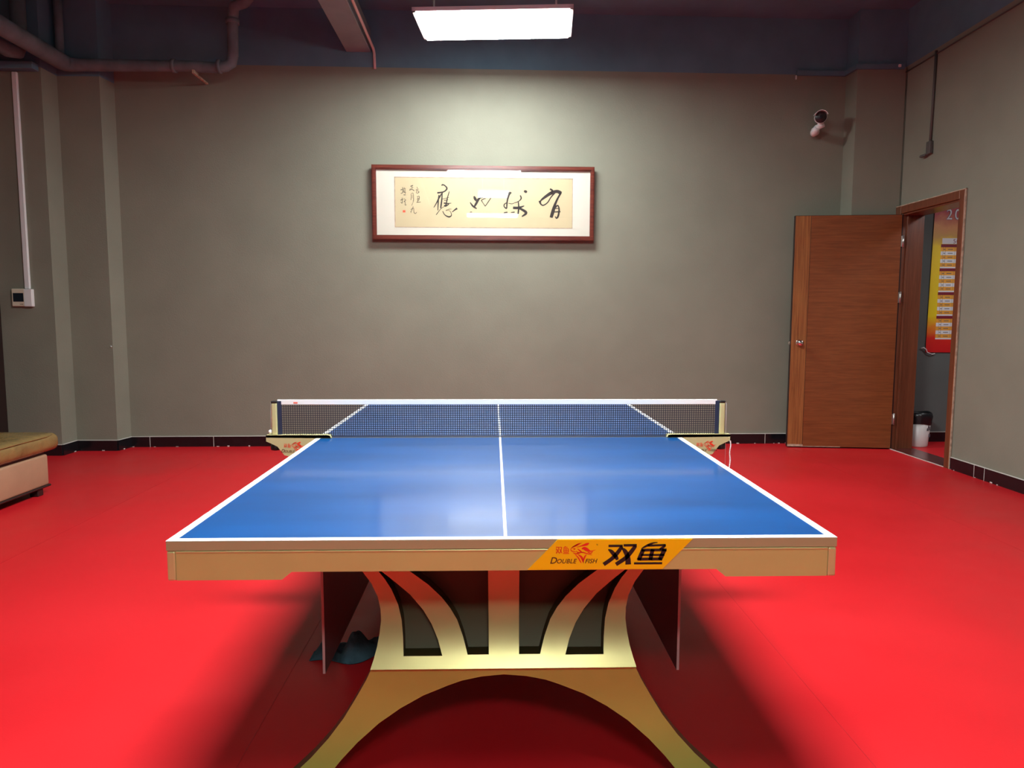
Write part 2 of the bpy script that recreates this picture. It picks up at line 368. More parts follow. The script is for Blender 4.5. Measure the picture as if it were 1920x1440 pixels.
# cable trunking across the right end of the back wall, round the pilaster
mb = MB()
mb.prism([(2.88, 5.418, 3.572), (3.36, 5.426, 3.572), (3.36, 5.40, 3.572), (2.88, 5.392, 3.572)], (0, 0, .045))
mb.prism([(3.367, 5.40, 3.572), (3.365, 5.20, 3.562), (3.340, 5.19, 3.562), (3.342, 5.40, 3.572)], (0, 0, .045))
mb.prism([(3.34, 5.198, 3.562), (3.79, 5.182, 3.562), (3.79, 5.16, 3.562), (3.34, 5.174, 3.562)], (0, 0, .045))
tr = tag(mb.build('cable_trunking', 'dark', origin=(3.0, 5.4, 3.572)), 'dark cable trunking at the wall top wrapping the right corner pilaster', 'trunking')
mb = MB(); mb.box(3.725, 3.75, 5.148, 5.165, 3.575, 3.60, .004); mb.build('end_clip', 'white', tr)
mb = MB(); mb.box(2.868, 2.88, 5.40, 5.41, 3.535, 3.572, .002); mb.build('wire_stub', 'white', tr)
mb = MB(); mb.tube([(RW(y)-.008, y, 3.535+.0*y) for y in (5.17, 4.5, 3.8, 3.0, 1.0, -2.0)], .006, 8)
tag(mb.build('wall_cable', 'conduit', origin=(3.8, 4.5, 3.535)), 'thin cable clipped along the top of the right wall', 'cable')
mb = MB(); mb.tube([(RW(4.71)-.012, 4.705, 3.56), (RW(4.71)-.012, 4.72, 2.80)], .011, 8)
cd = tag(mb.build('conduit', 'conduit', origin=(3.80, 4.71, 2.69)), 'dark conduit dropping down the right wall above the doorway', 'conduit')
mb = MB(); mb.box(3.775, 3.808, 4.685, 4.745, 2.69, 2.80, .006, 2); mb.box(3.765, 3.79, 4.74, 4.82, 2.68, 2.70, .004); mb.build('outlet_box', 'conduit', cd)

# ------------------------------------------------------------------ LED panels
def panel(loc, sx, sy, rz, power, label, cords, z=3.55):
    p = thing('ceiling_light', label, 'ceiling light', (loc[0], loc[1], z), 'hanging flat light panels')
    c = (loc[0], loc[1], z)
    m_ = mat('panel_glow', (.9, .9, .9), .5, emit=LAMP_TINT, es=power); M['_g'] = m_
    mb = MB(); b = .028
    mb.box(loc[0]-sx/2, loc[0]+sx/2, loc[1]-sy/2, loc[1]-sy/2+b, z, z+.03, .002, rz=rz, piv=c)
    mb.box(loc[0]-sx/2, loc[0]+sx/2, loc[1]+sy/2-b, loc[1]+sy/2, z, z+.03, .002, rz=rz, piv=c)
    mb.box(loc[0]-sx/2, loc[0]-sx/2+b, loc[1]-sy/2, loc[1]+sy/2, z, z+.03, .002, rz=rz, piv=c)
    mb.box(loc[0]+sx/2-b, loc[0]+sx/2, loc[1]-sy/2, loc[1]+sy/2, z, z+.03, .002, rz=rz, piv=c)
    mb.box(loc[0]-sx/2+.01, loc[0]+sx/2-.01, loc[1]-sy/2+.01, loc[1]+sy/2-.01, z+.012, z+.028, rz=rz, piv=c)
    mb.build('panel_frame', 'lamp_frame', p)
    mb = MB(); mb.box(loc[0]-sx/2+b, loc[0]+sx/2-b, loc[1]-sy/2+b, loc[1]+sy/2-b, z-.011, z+.010, rz=rz, piv=c)  # drop below the rim is invented: glowing edges brighten the upper wall
    mb.build('diffuser', '_g', p)
    for x, y in cords:
        mb = MB(); mb.tube([(x, y, z+.028), (x, y, HC)], .008, 8); mb.build('suspension_rod', 'white', p)
panel((-.015, 4.262), 1.215, .57, -.075, P_FAR, 'bright rectangular light panel hanging near the back wall at the top of the photo', [(.47, 4.3), (-.5, 4.35)])
panel((-.02, .70), 1.2, .57, -.03, P_NEAR, 'light panel hanging directly over the near end of the table', [(.47, .7), (-.5, .7)])
panel((.20, -1.35), .6, .75, 0, P_REAR*.55, 'small square light panel hanging behind the viewer', [(.4, -1.35), (0, -1.35)])
panel((.28, -4.15), 1.2, .57, 0, P_REAR, 'light panel hanging furthest back, far behind the viewer', [(.75, -4.15), (-.2, -4.15)])
# hall lamp
p = thing('ceiling_light', 'small light panel on the low ceiling of the hall beyond the doorway', 'ceiling light', (5.0, 3.6, 2.83))
M['_g'] = mat('hall_glow', (.9, .9, .9), .5, emit=(.95, .98, 1.0), es=P_HALL)
mb = MB(); mb.box(4.7, 5.3, 3.3, 3.9, 2.835, 2.859, .003); mb.build('panel_frame', 'lamp_frame', p)
mb = MB(); mb.box(4.73, 5.27, 3.33, 3.87, 2.826, 2.834); mb.build('diffuser', '_g', p)

# ------------------------------------------------------------------ framed calligraphy
PY = 5.345       # wall plane here
pic = thing('framed_calligraphy', 'wide rosewood framed brush calligraphy on tan paper on the back wall', 'picture', (-.121, 5.33, 1.985))
# picture coordinates: crop pixels (4.267 per photo pixel, origin 680,290) to metres, top tilted 12 mm forward
def pic3(cx, cy, d=0.0):
    px = 680+cx/4.267; py = 290+cy/4.267
    x = -1.174+(px-698)*(.932+1.174)/(1112.5-698); z = 2.675-(py-314)*(2.675-1.988)/(451.5-314)
    return Vector((x, 5.345-.016-d+x*.0174, z))
def rect_ring(mb, o, i, d0, d1, mi=0):
    (a, b, c, e), (f, g, h, k) = o, i
    q = [(a, b, c, g), (a, h if False else k, c, e), (a, g, f, k), (h, g, c, k)]
    for x0, y0, x1, y1 in q:
        mb.prism([pic3(x0, y0, d0), pic3(x1, y0, d0), pic3(x1, y1, d0), pic3(x0, y1, d0)], (0, -(d1-d0), 0), mi)
mb = MB(); rect_ring(mb, (77, 94, 1848, 688), (112, 129, 1815, 650), -.012, .020)
rect_ring(mb, (84, 101, 1841, 681), (104, 121, 1823, 658), .020, .026)
fr = mb.build('picture_frame', 'frame', pic)
mb = MB(); mb.prism([pic3(100, 115, 0), pic3(1830, 115, 0), pic3(1830, 665, 0), pic3(100, 665, 0)], (0, -.004, 0)); mb.build('mat_board', 'mat', pic)
mb = MB(); mb.prism([pic3(255, 190, .004), pic3(1675, 190, .004), pic3(1675, 586, .004), pic3(255, 586, .004)], (0, -.0008, 0), 0)
for a, b, c, e in ((253, 186, 1678, 193), (253, 583, 1676, 587), (253, 190, 259, 586), (1672, 190, 1676, 586)):
    mb.prism([pic3(a, b, .0045), pic3(c, b, .0045), pic3(c, e, .0045), pic3(a, e, .0045)], (0, -.0008, 0), 1)
pap = mb.build('paper_panel', ['silk', 'worn'], pic)
g3 = lambda x, y: pic3(x, y, .0058)
CH = []
for s in [
  # first large character (right)
  [(1492, 270, 12), (1512, 285, 16), (1500, 306, 14)],
  [(1412, 372, 8), (1440, 346, 18), (1498, 306, 26), (1550, 290, 26), (1582, 306, 30)],
  [(1412, 366, 22), (1418, 390, 12), (1440, 402, 10), (1475, 378, 9), (1500, 338, 9), (1530, 304, 12)],
  [(1582, 300, 14), (1556, 345, 15), (1532, 400, 20), (1518, 450, 28), (1503, 500, 24)],
  [(1535, 420, 14), (1556, 402, 10), (1567, 430, 12), (1562, 480, 15), (1548, 505, 12), (1536, 490, 6)], [(1528, 455, 8), (1578, 452, 11)], [(1530, 428, 6), (1562, 426, 6)],
  # second
  [(1182, 304, 7), (1164, 322, 14), (1150, 372, 12), (1146, 430, 10)], [(1150, 382, 7), (1128, 396, 9), (1126, 416, 9), (1146, 432, 12)],
  [(1158, 312, 8), (1170, 300, 8), (1185, 306, 5)], [(1122, 464, 8), (1152, 460, 10)], [(1160, 388, 5), (1190, 392, 5), (1216, 380, 4)],
  [(1254, 324, 9), (1262, 348, 11), (1244, 370, 7), (1215, 384, 6)], [(1284, 290, 14), (1298, 294, 22), (1306, 302, 14)],
  [(1238, 370, 8), (1242, 420, 12), (1236, 488, 13)], [(1196, 424, 20), (1240, 424, 20), (1286, 408, 7)], [(1250, 428, 16), (1302, 462, 22), (1268, 494, 9)], [(1180, 462, 6), (1210, 458, 9)],
  # third
  [(884, 334, 10), (893, 354, 22), (902, 374, 8)], [(962, 316, 9), (926, 352, 16), (900, 396, 18), (882, 428, 8)], [(900, 362, 6), (960, 340, 9)],
  [(854, 384, 8), (874, 412, 14), (906, 434, 9)], [(942, 366, 8), (958, 390, 5), (974, 414, 7)], [(942, 366, 6), (966, 354, 7), (980, 352, 4)], [(1020, 346, 6), (996, 382, 7), (974, 414, 6)], [(852, 462, 5), (868, 460, 6)],
]: CH.append((s, g3, 0 if s[0][0] > 1400 else 1 if s[0][0] > 1100 else 2))
f3 = lambda x, y: pic3((740+x/9-680)*4.267, (300+y/9-290)*4.267, .0058)
for s in [
  # fourth
  [(785, 445, 20), (800, 428, 22), (840, 445, 20), (872, 492, 26), (820, 545, 22), (710, 566, 28)],
  [(805, 550, 16), (745, 640, 24), (690, 745, 16), (650, 812, 11)], [(738, 600, 18), (726, 700, 22), (718, 860, 13)],
  [(795, 560, 14), (782, 700, 24), (765, 822, 22)], [(912, 540, 12), (882, 640, 17), (850, 785, 24)],
  [(798, 668, 9), (905, 640, 8)], [(822, 692, 12), (893, 678, 8)], [(818, 735, 24), (880, 742, 20), (945, 735, 8)], [(825, 770, 22), (850, 785, 26), (905, 752, 14)],
  [(835, 790, 8), (770, 830, 9), (688, 935, 12)],
  [(798, 872, 12), (835, 935, 15), (900, 966, 26), (943, 945, 16), (938, 895, 9), (905, 860, 6), (850, 862, 5), (900, 838, 8), (950, 835, 6)], [(958, 886, 12), (1000, 850, 22), (1042, 822, 34)],
  # small inscription columns
  [(372, 468, 6), (378, 498, 9)], [(350, 522, 8), (400, 504, 7)], [(372, 520, 8), (356, 575, 7)], [(382, 530, 7), (404, 556, 10), (368, 580, 8)],
  [(368, 636, 7), (408, 626, 9), (400, 692, 9), (374, 690, 6)], [(366, 672, 6), (404, 664, 7)], [(360, 726, 10), (432, 722, 8)], [(385, 640, 6), (380, 722, 7)],
  [(262, 462, 12), (306, 444, 12)], [(288, 456, 7), (284, 512, 9)], [(284, 484, 7), (312, 480, 6)], [(244, 526, 12), (286, 512, 9), (326, 534, 12)], [(262, 492, 6), (254, 522, 7)],
  [(270, 590, 6), (274, 640, 7), (268, 690, 7)], [(270, 586, 6), (305, 574, 7), (312, 640, 8), (312, 698, 8), (300, 708, 5)], [(290, 600, 5), (292, 660, 5)], [(314, 708, 5), (296, 744, 5), (280, 782, 6)],
  [(305, 795, 6), (290, 842, 8), (262, 895, 7)], [(262, 852, 7), (310, 825, 7), (318, 900, 9), (345, 912, 9), (364, 890, 5)], [(262, 880, 6), (272, 908, 5)],
  [(98, 524, 12), (140, 508, 7)], [(132, 478, 9), (134, 560, 10), (100, 585, 7)], [(150, 496, 7), (182, 496, 7)], [(160, 480, 6), (150, 560, 8)], [(150, 560, 16), (178, 558, 9), (172, 590, 8)], [(148, 604, 12), (186, 606, 6)], [(178, 500, 6), (170, 545, 7)],
  [(94, 694, 12), (140, 676, 7)], [(122, 652, 8), (122, 742, 9), (96, 722, 6)], [(146, 668, 6), (182, 690, 8), (150, 722, 8)], [(160, 700, 7), (172, 740, 7), (172, 776, 8), (196, 768, 6)],
]: CH.append((s, f3, 3 if s[0][0] > 600 else 4 if s[0][0] > 345 else 5 if s[0][0] > 236 else 6))
for g in range(7):
    mb = MB()
    for s, F, q in CH:
        if q == g: mb.ribbon(s, F)
    mb.build('brush_character' if g < 4 else 'small_inscription', 'ink', pap)
mb = MB(); mb.ribbon([(130, 880, 38), (174, 880, 38)], f3, sub=1); mb.build('red_seal', 'seal', pap)
mb = MB(); mb.prism([pic3(104, 121, .012), pic3(1823, 121, .012), pic3(1823, 658, .012), pic3(104, 658, .012)], (0, -.002, 0)); mb.build('glass_pane', 'glass', pic)

# ------------------------------------------------------------------ wall camera
cc = thing('security_camera', 'white security camera with black face on a bracket high on the back wall', 'security camera', (3.09, 5.42, 3.06))
mb = MB(); mb.lathe((3.085, 5.423, 3.055), [(0, 0), (.042, 0), (.042, .012), (.03, .02), (0, .02)], 24, (0, -1, 0))
mb.tube([(3.07, 5.41, 3.045), (3.04, 5.34, 3.02), (3.02, 5.28, 3.02), (3.03, 5.25, 3.05)], [.034, .034, .034, .028], 14)
mb.tube([(3.02, 5.26, 3.045), (3.085, 5.24, 3.075)], .026, 12)
mb.tube([(3.04, 5.25, 3.06), (3.06, 5.24, 3.11)], .018, 12); mb.build('mounting_bracket', 'white', cc)
ax = Vector((-.33, -.92, -.2)).normalized(); c0 = Vector((3.055, 5.255, 3.14))
mb = MB(); mb.lathe(c0, [(0, -.06), (.040, -.06), (.052, -.03), (.054, .075), (.053, .085)], 28, ax); mb.lathe(c0, [(.053, .085), (.0, .08)], 28, ax)
bd = mb.build('camera_body', 'white', cc)
mb = MB(); mb.lathe(c0, [(0, .088), (.050, .088), (.0525, .082)], 28, ax); mb.build('face_plate', 'black', cc)
mb = MB(); mb.lathe(c0, [(.016, .087), (.016, .094), (.011, .095), (0, .091)], 20, ax); mb.build('lens', 'screen', cc)
# sun hood: arc above the body
sd = ax.cross(Vector((0, 0, 1))).normalized(); uu = sd.cross(ax)
mb = MB(); K = 14; rows = []
for h in (-.05, .135):
    rows.append([[c0+ax*h*(1 if True else 1)+(sd*math.cos(a)+uu*math.sin(a))*rr for rr in (.058, .062)] for a in [math.radians(20+k*140/K) for k in range(K+1)]])
V = [[[mb.bm.verts.new(p) for p in q] for q in r_] for r_ in rows]
for k in range(K):
    for j in (0, 1): mb.bm.faces.new((V[0][k][j], V[0][k+1][j], V[1][k+1][j], V[1][k][j]))
    for i in (0, 1): mb.bm.faces.new((V[i][k][0], V[i][k+1][0], V[i][k+1][1], V[i][k][1]))
for k in (0, K): mb.bm.faces.new((V[0][k][0], V[0][k][1], V[1][k][1], V[1][k][0]))
mb.build('sun_hood', 'white', cc)

# ------------------------------------------------------------------ wall controller and its trunking on the left pier
tm = thing('thermostat', 'square wall controller with dark screen on the left pier', 'thermostat', (-4.195, 4.885, 1.345))
mb = MB(); mb.box(-4.282, -4.172, 4.852, 4.887, 1.345, 1.50, .006, 2); mb.build('housing', 'beige', tm)
mb = MB(); mb.box(-4.270, -4.178, 4.8505, 4.856, 1.385, 1.463, .002); mb.build('display', 'screen', tm)
mb = MB(); mb.box(-4.174, -4.104, 4.848, 4.887, 1.343, 1.497, .004); mb.build('side_cover', 'white', tm)
mb = MB()
for k, x in enumerate((-4.212, -4.204, -4.196, -4.190)): mb.box(x, x+.005, 4.8515, 4.853, 1.360+.001*(k % 2), 1.366)
mb.build('maker_mark', 'brown_ink', tm)
mb = MB(); mb.box(-4.172, -4.128, 4.862, 4.887, 1.50, 3.352, .004)
tag(mb.build('cable_trunking', 'white', origin=(-4.15, 4.87, 1.5)), 'white upright cable trunking above the wall controller on the left pier', 'trunking')

# small nail on the second pier
mb = MB(); mb.lathe((-3.572, 5.112, .98), [(0, 0), (.005, 0), (.007, .01), (0, .012)], 10, (0, -1, 0))
tag(mb.build('wall_hook', 'white', origin=(-3.572, 5.11, .98)), 'tiny white hook on the edge of the left pier', 'hook')

# ------------------------------------------------------------------ leather ottoman at the left
so = thing('leather_ottoman', 'tan leather ottoman with loose cushion top by the left pier', 'ottoman', (-3.7, 3.0, 0))
mb = MB(); mb.box(-4.18, -3.2, 1.95, 3.50, .062, .285, .018, 3); mb.build('ottoman_base', 'leather2', so, smooth=True)
mb = MB(); mb.box(-4.19, -3.195, 1.94, 3.51, .052, .066, .004); mb.build('base_rail', 'dkwood', so)
for x in (-4.1, -3.27):
    for y in (2.02, 3.38): mb = MB(); mb.box(x, x+.06, y, y+.06, 0, .054, .004); mb.build('leg', 'dkwood', so)
mb = MB(); mb.box(-4.17, -3.22, 1.96, 3.49, .282, .305, .004); mb.build('gap_lining', 'dkwood', so)
mb = MB(); mb.box(-4.22, -3.165, 1.90, 3.60, .303, .428, .048, 5)
bmesh.ops.subdivide_edges(mb.bm, edges=[e for e in mb.bm.edges if e.calc_length() > .3], cuts=24, use_grid_fill=True)
for v in mb.bm.verts:
    if v.co.z > .40:
        ex = min(v.co.x+4.22, -3.165-v.co.x); ey = min(v.co.y-1.9, 3.6-v.co.y)
        v.co.z += .016*min(1, ex/.3)*min(1, ey/.3)+.003*math.sin(v.co.y*23)*math.cos(v.co.x*17)
cu = mb.build('cushion', 'leather', so, smooth=True)
mb = MB(); zz = .415
mb.tube([(-3.172, 1.95, zz), (-3.172, 2.6, zz-.004), (-3.171, 3.1, zz+.002), (-3.173, 3.45, zz), (-3.19, 3.56, zz), (-3.24, 3.593, zz), (-3.7, 3.593, zz), (-4.15, 3.593, zz)], .005, 8)
mb.build('piping', 'leather', cu)

# ------------------------------------------------------------------ hall: bin and poster
bn = thing('waste_bin', 'white round waste bin with black liner in the hall doorway', 'waste bin', (4.17, 5.26, 0))
mb = MB(); mb.lathe((4.17, 5.26, 0), [(0, 0), (.082, 0), (.086, .008), (.106, .27), (.100, .27), (.08, .01), (0, .01)], 40); bb = mb.build('bin_body', 'bin', bn)
mb = MB(); mb.lathe((4.17, 5.26, 0), [(.108, .225), (.113, .24), (.112, .27), (.118, .295), (.114, .318), (.108, .335), (.10, .338), (.092, .322), (.085, .20), (0, .12)], 40)
for v in mb.bm.verts:
    a = math.atan2(v.co.y-5.26, v.co.x-4.17); k = 1+.018*math.sin(a*9)+.012*math.sin(a*23+1); v.co.x = 4.17+(v.co.x-4.17)*k; v.co.y = 5.26+(v.co.y-5.26)*k
    if v.co.z > .2: v.co.z += .006*math.sin(a*3+1)
mb.build('bin_liner', 'bag', bn)
for k, (a0, z0, z1) in enumerate(((-1.15, .19, .215), (-1.0, .17, .2), (-1.25, .165, .19), (-.85, .1, .13))):
    x, y = 4.17+.0995*math.cos(a0), 5.26+.0995*math.sin(a0); mb = MB(); mb.box(x-.007, x+.007, y-.003, y+.003, z0, z1); mb.build('bin_print', 'poster_ink', bb)

po = thing('wall_poster', 'tall red and yellow ranking poster hanging on the hall wall', 'poster', (4.65, 5.49, .912))
py = 5.488
# background print: red top cloud, orange, yellow, red foot
pm = bpy.data.materials.new('poster_print'); pm.use_nodes = True; nt = pm.node_tree; b = nt.nodes['Principled BSDF']; b.inputs['Roughness'].default_value = .5
tc = N(nt, 'ShaderNodeTexCoord'); sp = N(nt, 'ShaderNodeSeparateXYZ'); nt.links.new(tc.outputs['Object'], sp.inputs[0])
ns = N(nt, 'ShaderNodeTexNoise'); ns.inputs['Scale'].default_value = 6; ns.inputs['Detail'].default_value = 5; nt.links.new(tc.outputs['Object'], ns.inputs[0])
mr = N(nt, 'ShaderNodeMapRange'); mr.inputs[1].default_value = 0; mr.inputs[2].default_value = 1.47; nt.links.new(sp.outputs[2], mr.inputs[0])
ad = N(nt, 'ShaderNodeMath', operation='MULTIPLY_ADD'); ad.inputs[1].default_value = .14; nt.links.new(ns.outputs[0], ad.inputs[0]); nt.links.new(mr.outputs[0], ad.inputs[2])
rp = N(nt, 'ShaderNodeValToRGB'); cr_ = rp.color_ramp; cr_.elements[0].position = 0; cr_.elements[0].color = (.55, .0, .012, 1); cr_.elements[1].position = 1; cr_.elements[1].color = (.40, .05, .06, 1)
for p_, c_ in ((.17, (.72, .02, .01)), (.25, (.85, .28, .02)), (.32, (.88, .68, .01)), (.80, (.86, .62, .03)), (.86, (.62, .36, .10)), (.93, (.66, .30, .12)), (1.03, (.42, .06, .06))):
    e = cr_.elements.new(min(p_, .999)); e.color = (*c_, 1)
nt.links.new(ad.outputs[0], rp.inputs[0]); nt.links.new(rp.outputs[0], b.inputs['Base Color']); M['poster_print'] = pm
mb = MB(); mb.prism([(4.353, py, 2.36), (5.03, py, 2.36), (5.03, py, .912), (4.338, py, .915)], (0, .004, 0)); sh = mb.build('poster_sheet', 'poster_print', po)
mb = MB()
def prc(x0, x1, z0, z1, mi, d=.0006): mb.prism([(x0, py-.0003, z0), (x1, py-.0003, z0), (x1, py-.0003, z1), (x0, py-.0003, z1)], (0, -d, 0), mi)
prc(4.444, 4.94, 1.995, 2.052, 0)
zt = 1.992; xL = 4.434
for blk in range(4):
    prc(xL-.002*blk, 4.95, zt-.030, zt, 2); zt -= .030
    for k in range(5):
        h = .0385; prc(xL-.002*blk, 4.95, zt-h, zt-.0015, 1 if k % 2 == 0 else 0)
        for xx, wd in ((4.46, .018), (4.505, .05), (4.60, .03), (4.645, .05), (4.76, .03), (4.80, .05)):
            prc(xx, xx+wd, zt-h*.62, zt-h*.45, 3, .001)
        zt -= h
    for xx in (4.455, 4.478, 4.575, 4.625, 4.72, 4.77): prc(xx, xx+.0018, zt, zt+.1925, 3, .001)
    prc(xL-.002*blk, 4.95, zt-.014, zt, 0); zt -= .014
mb.build('ranking_table', ['poster_white', 'poster_orange', 'poster_maroon', 'poster_ink'], sh)
mb = MB()
for off, mi, dd, k in ((0, 0, .0012, 1), (0, 1, .0006, 1)):
    pass
for i, ch in enumerate('202'):
    x0 = 4.470+i*.083
    for dx, dz in ((.004, 0), (-.004, 0), (0, .004), (0, -.004), (.003, .003), (-.003, -.003), (.003, -.003), (-.003, .003)):
        text_faces(mb, ch, .145, lambda x, y, x0=x0, dx=dx, dz=dz: Vector((x0+dx+x*.85, py-.0006-.00005*i, 2.236+y+dz)), 0, 0)
mb.build('year_outline', 'poster_violet', sh)
mb = MB()
for i, ch in enumerate('202'):
    text_faces(mb, ch, .145, lambda x, y, i=i: Vector((4.470+i*.083+x*.85, py-.0014, 2.236+y)), 0, 0)
mb.build('year_digits', 'poster_white', sh)
mb = MB(); text_faces(mb, '50-', .062, lambda x, y: Vector((4.552+x, py-.0014, 2.001+y)), 0, 0, 1.1)
mb.build('heading_print', 'poster_maroon', sh)
mb = MB(); mb.tube([(4.29, py-.004, .955), (4.31, py-.01, .962), (4.335, py-.012, .945), (4.35, py-.01, .915), (4.40, py-.01, .895), (4.43, py-.006, .902)], .005, 8)
mb.build('hanging_wire', 'white', po)

# ------------------------------------------------------------------ table tennis table
TB = thing('table_tennis_table', 'blue topped table tennis table on gold arched pedestals', 'table tennis table', (0, 1.37, 0))
TW, TL = .7625, 2.74
for y0, y1 in ((0, 1.3685), (1.3715, TL)):
    mb = MB(); mb.box(-TW, TW, y0, y1, .737, .7595, .0012)
    for f in mb.bm.faces: f.material_index = 0 if f.normal.z > .9 else 1
    top = mb.build('tabletop', ['blue', 'edge_board'], TB)
    L0, L1 = .7594, .7602; g = .020
    mb = MB(); mb.box(-TW, -TW+g, y0, y1, L0, L1); mb.build('side_line', 'line', top)
    mb = MB(); mb.box(TW-g, TW, y0, y1, L0, L1); mb.build('side_line', 'line', top)
    mb = MB(); ye = 0 if y0 < .1 else TL-g; mb.box(-TW+g, TW-g, ye, ye+g, L0, L1); mb.build('end_line', 'line', top)
    mb = MB(); mb.box(-.0038, .0038, y0+(g if y0 < .1 else 0), y1-(0 if y0 < .1 else g), L0, L1); mb.build('centre_line', 'line', top)
# frame under the top
def end_apron(y0, sgn):
    ya, yb = (y0, y0+.022*sgn)
    o = [(-.741, .735), (-.741, .669), (-.506, .669), (-.484, .687), (.484, .687), (.506, .669), (.741, .669), (.741, .735)]
    mb = MB(); mb.prism([(x, ya, z) for x, z in o], (0, yb-ya, 0)); ap = mb.build('end_apron', 'gold', TB)
    mb = MB(); mb.box(-.741, .741, min(ya-.0015*sgn, yb), max(ya-.0015*sgn, yb), .7325, .7365, .0008); mb.build('apron_lip', 'gold_light', ap)
    for s in (-1, 1):
        mb = MB(); x0, x1 = (-.7615, -.742) if s < 0 else (.742, .7615)
        mb.box(x0, x1, min(ya-.001*sgn, yb+.02*sgn), max(ya-.001*sgn, yb+.02*sgn), .668, .7365, .004, 2); mb.build('corner_cap', 'gold_light', TB)
end_apron(0.0, 1); end_apron(TL, -1)
for s in (-1, 1):
    x0, x1 = sorted((s*.745, s*.725)); mb = MB(); mb.box(x0, x1, .045, TL-.045, .69, .7365, .002); mb.build('side_apron', 'gold', TB)
for y in (.62, 1.2, 1.54, 2.12):
    mb = MB(); mb.box(-.724, .724, y-.015, y+.015, .705, .7365, .001); mb.build('cross_rail', 'dkwood', TB)

# pedestals: fretted upper plate curving forward, arched foot plate, closed back
def inpoly(x, y, P):
    c = False; j = len(P)-1
    for i in range(len(P)):
        if (P[i][1] > y) != (P[j][1] > y) and x < (P[j][0]-P[i][0])*(y-P[i][1])/(P[j][1]-P[i][1])+P[i][0]: c = not c
        j = i
    return c
def dense(P, step=.02):
    o = []
    for i in range(len(P)):
        a, b = P[i], P[(i+1) % len(P)]; n_ = max(1, int(math.hypot(b[0]-a[0], b[1]-a[1])/step))
        for k in range(n_): o.append((a[0]+(b[0]-a[0])*k/n_, a[1]+(b[1]-a[1])*k/n_))
    return o
def plate(mb, outer, holes, yf, th, flip, grid=.025):
    loops = [dense(outer)]+[dense(h) for h in holes]; pts = []; edges = []
    for L in loops:
        b0 = len(pts); pts += L; edges += [(b0+i, b0+(i+1) % len(L)) for i in range(len(L))]
    xs = [p[0] for p in outer]; zs = [p[1] for p in outer]
    z = min(zs)+grid/2
    while z < max(zs):
        x = min(xs)+grid/2
        while x < max(xs):
            if inpoly(x, z, outer) and not any(inpoly(x, z, h) for h in holes) and all(math.hypot(x-q[0], z-q[1]) > grid*.5 for q in pts[:len(pts)] if abs(x-q[0]) < grid and abs(z-q[1]) < grid):
                pts.append((x, z))
            x += grid
        z += grid
    vo, eo, fo, *_ = delaunay_2d_cdt([Vector(p) for p in pts], edges, [], 0, 1e-5)
    tris = []
    for f in fo:
        cx = sum(vo[i].x for i in f)/len(f); cz = sum(vo[i].y for i in f)/len(f)
        if inpoly(cx, cz, outer) and not any(inpoly(cx, cz, h) for h in holes): tris.append(f)
    Y = lambda z_, o_: (yf(z_)+o_) if not flip else TL-(yf(z_)+o_)
    F = [mb.bm.verts.new((v.x, Y(v.y, 0), v.y)) for v in vo]; B = [mb.bm.verts.new((v.x, Y(v.y, th), v.y)) for v in vo]
    cnt = {}
    for f in tris:
        q = mb.bm.faces.new([F[i] for i in f]); q.smooth = True; q = mb.bm.faces.new([B[i] for i in f][::-1]); q.smooth = True
        for i in range(len(f)):
            k = tuple(sorted((f[i], f[(i+1) % len(f)]))); cnt[k] = cnt.get(k, 0)+1
    sides = []
    for (i, j), c in cnt.items():
        if c == 1: sides.append(mb.bm.faces.new((F[i], F[j], B[j], B[i])))
    es = set(e for s_ in sides for e in s_.edges)
    for s_ in sides:
        s_.material_index = 1
        for e in s_.edges:
            if len([f for f in e.link_faces if f in sides]) < 2: e.smooth = False
    for v in [v for v in mb.bm.verts if not v.link_faces]: mb.bm.verts.remove(v)
def yu(z):
    t_ = min(1, (z-.36)/.30); return .228+.058*(1-(1-t_)**3)
def yb(z): return .245+(z-.36)*.12
mir = lambda P: [(-x, z) for x, z in P][::-1]
OUT = [(.50, .70), (.44, .665), (.405, .618), (.377, .580), (.355, .550), (.338, .515), (.330, .482), (.328, .454), (.331, .422), (.336, .391), (.343, .364), (.350, .342)]
WA = [(.043, .665), (.040, .372), (.096, .372), (.109, .414), (.125, .454), (.144, .484), (.167, .512), (.202, .545), (.248, .579), (.31, .617), (.30, .665)]
WB = [(.163, .370), (.265, .370), (.268, .412), (.273, .454), (.283, .493), (.301, .533), (.318, .560), (.334, .580), (.345, .597), (.325, .580), (.290, .552), (.251, .519), (.216, .479), (.193, .444), (.175, .406)]
OUTu = OUT+mir(OUT)
FB = [(.350, .335), (.366, .301), (.392, .256), (.424, .204), (.464, .152), (.509, .103), (.554, .062), (.595, .028), (.635, .0)]
FI = [(.0, .314), (.06, .309), (.111, .299), (.147, .287), (.214, .261), (.275, .228), (.331, .190), (.387, .141), (.429, .097), (.457, .063), (.505, .0)]
foot = FB+FI[::-1]+[(-x, z) for x, z in FI[1:]]+[(-x, z) for x, z in FB[::-1]]
for flip in (False, True):
    ctr = .25 if not flip else TL-.25
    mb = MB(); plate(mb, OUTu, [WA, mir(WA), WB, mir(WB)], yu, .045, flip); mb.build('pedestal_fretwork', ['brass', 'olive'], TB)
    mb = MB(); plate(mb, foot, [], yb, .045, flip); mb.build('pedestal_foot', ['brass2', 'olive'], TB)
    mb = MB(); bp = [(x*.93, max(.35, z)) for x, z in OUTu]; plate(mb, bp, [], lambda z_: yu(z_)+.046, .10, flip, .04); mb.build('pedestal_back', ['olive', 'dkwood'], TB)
    for s in (-1, 1):
        yy = (.13, .26) if not flip else (TL-.26, TL-.13)
        mb = MB(); x0, x1 = sorted((s*.52, s*.655)); mb.box(x0, x1, *yy, 0, .012, .003); mb.build('foot_pad', 'dkwood', TB)
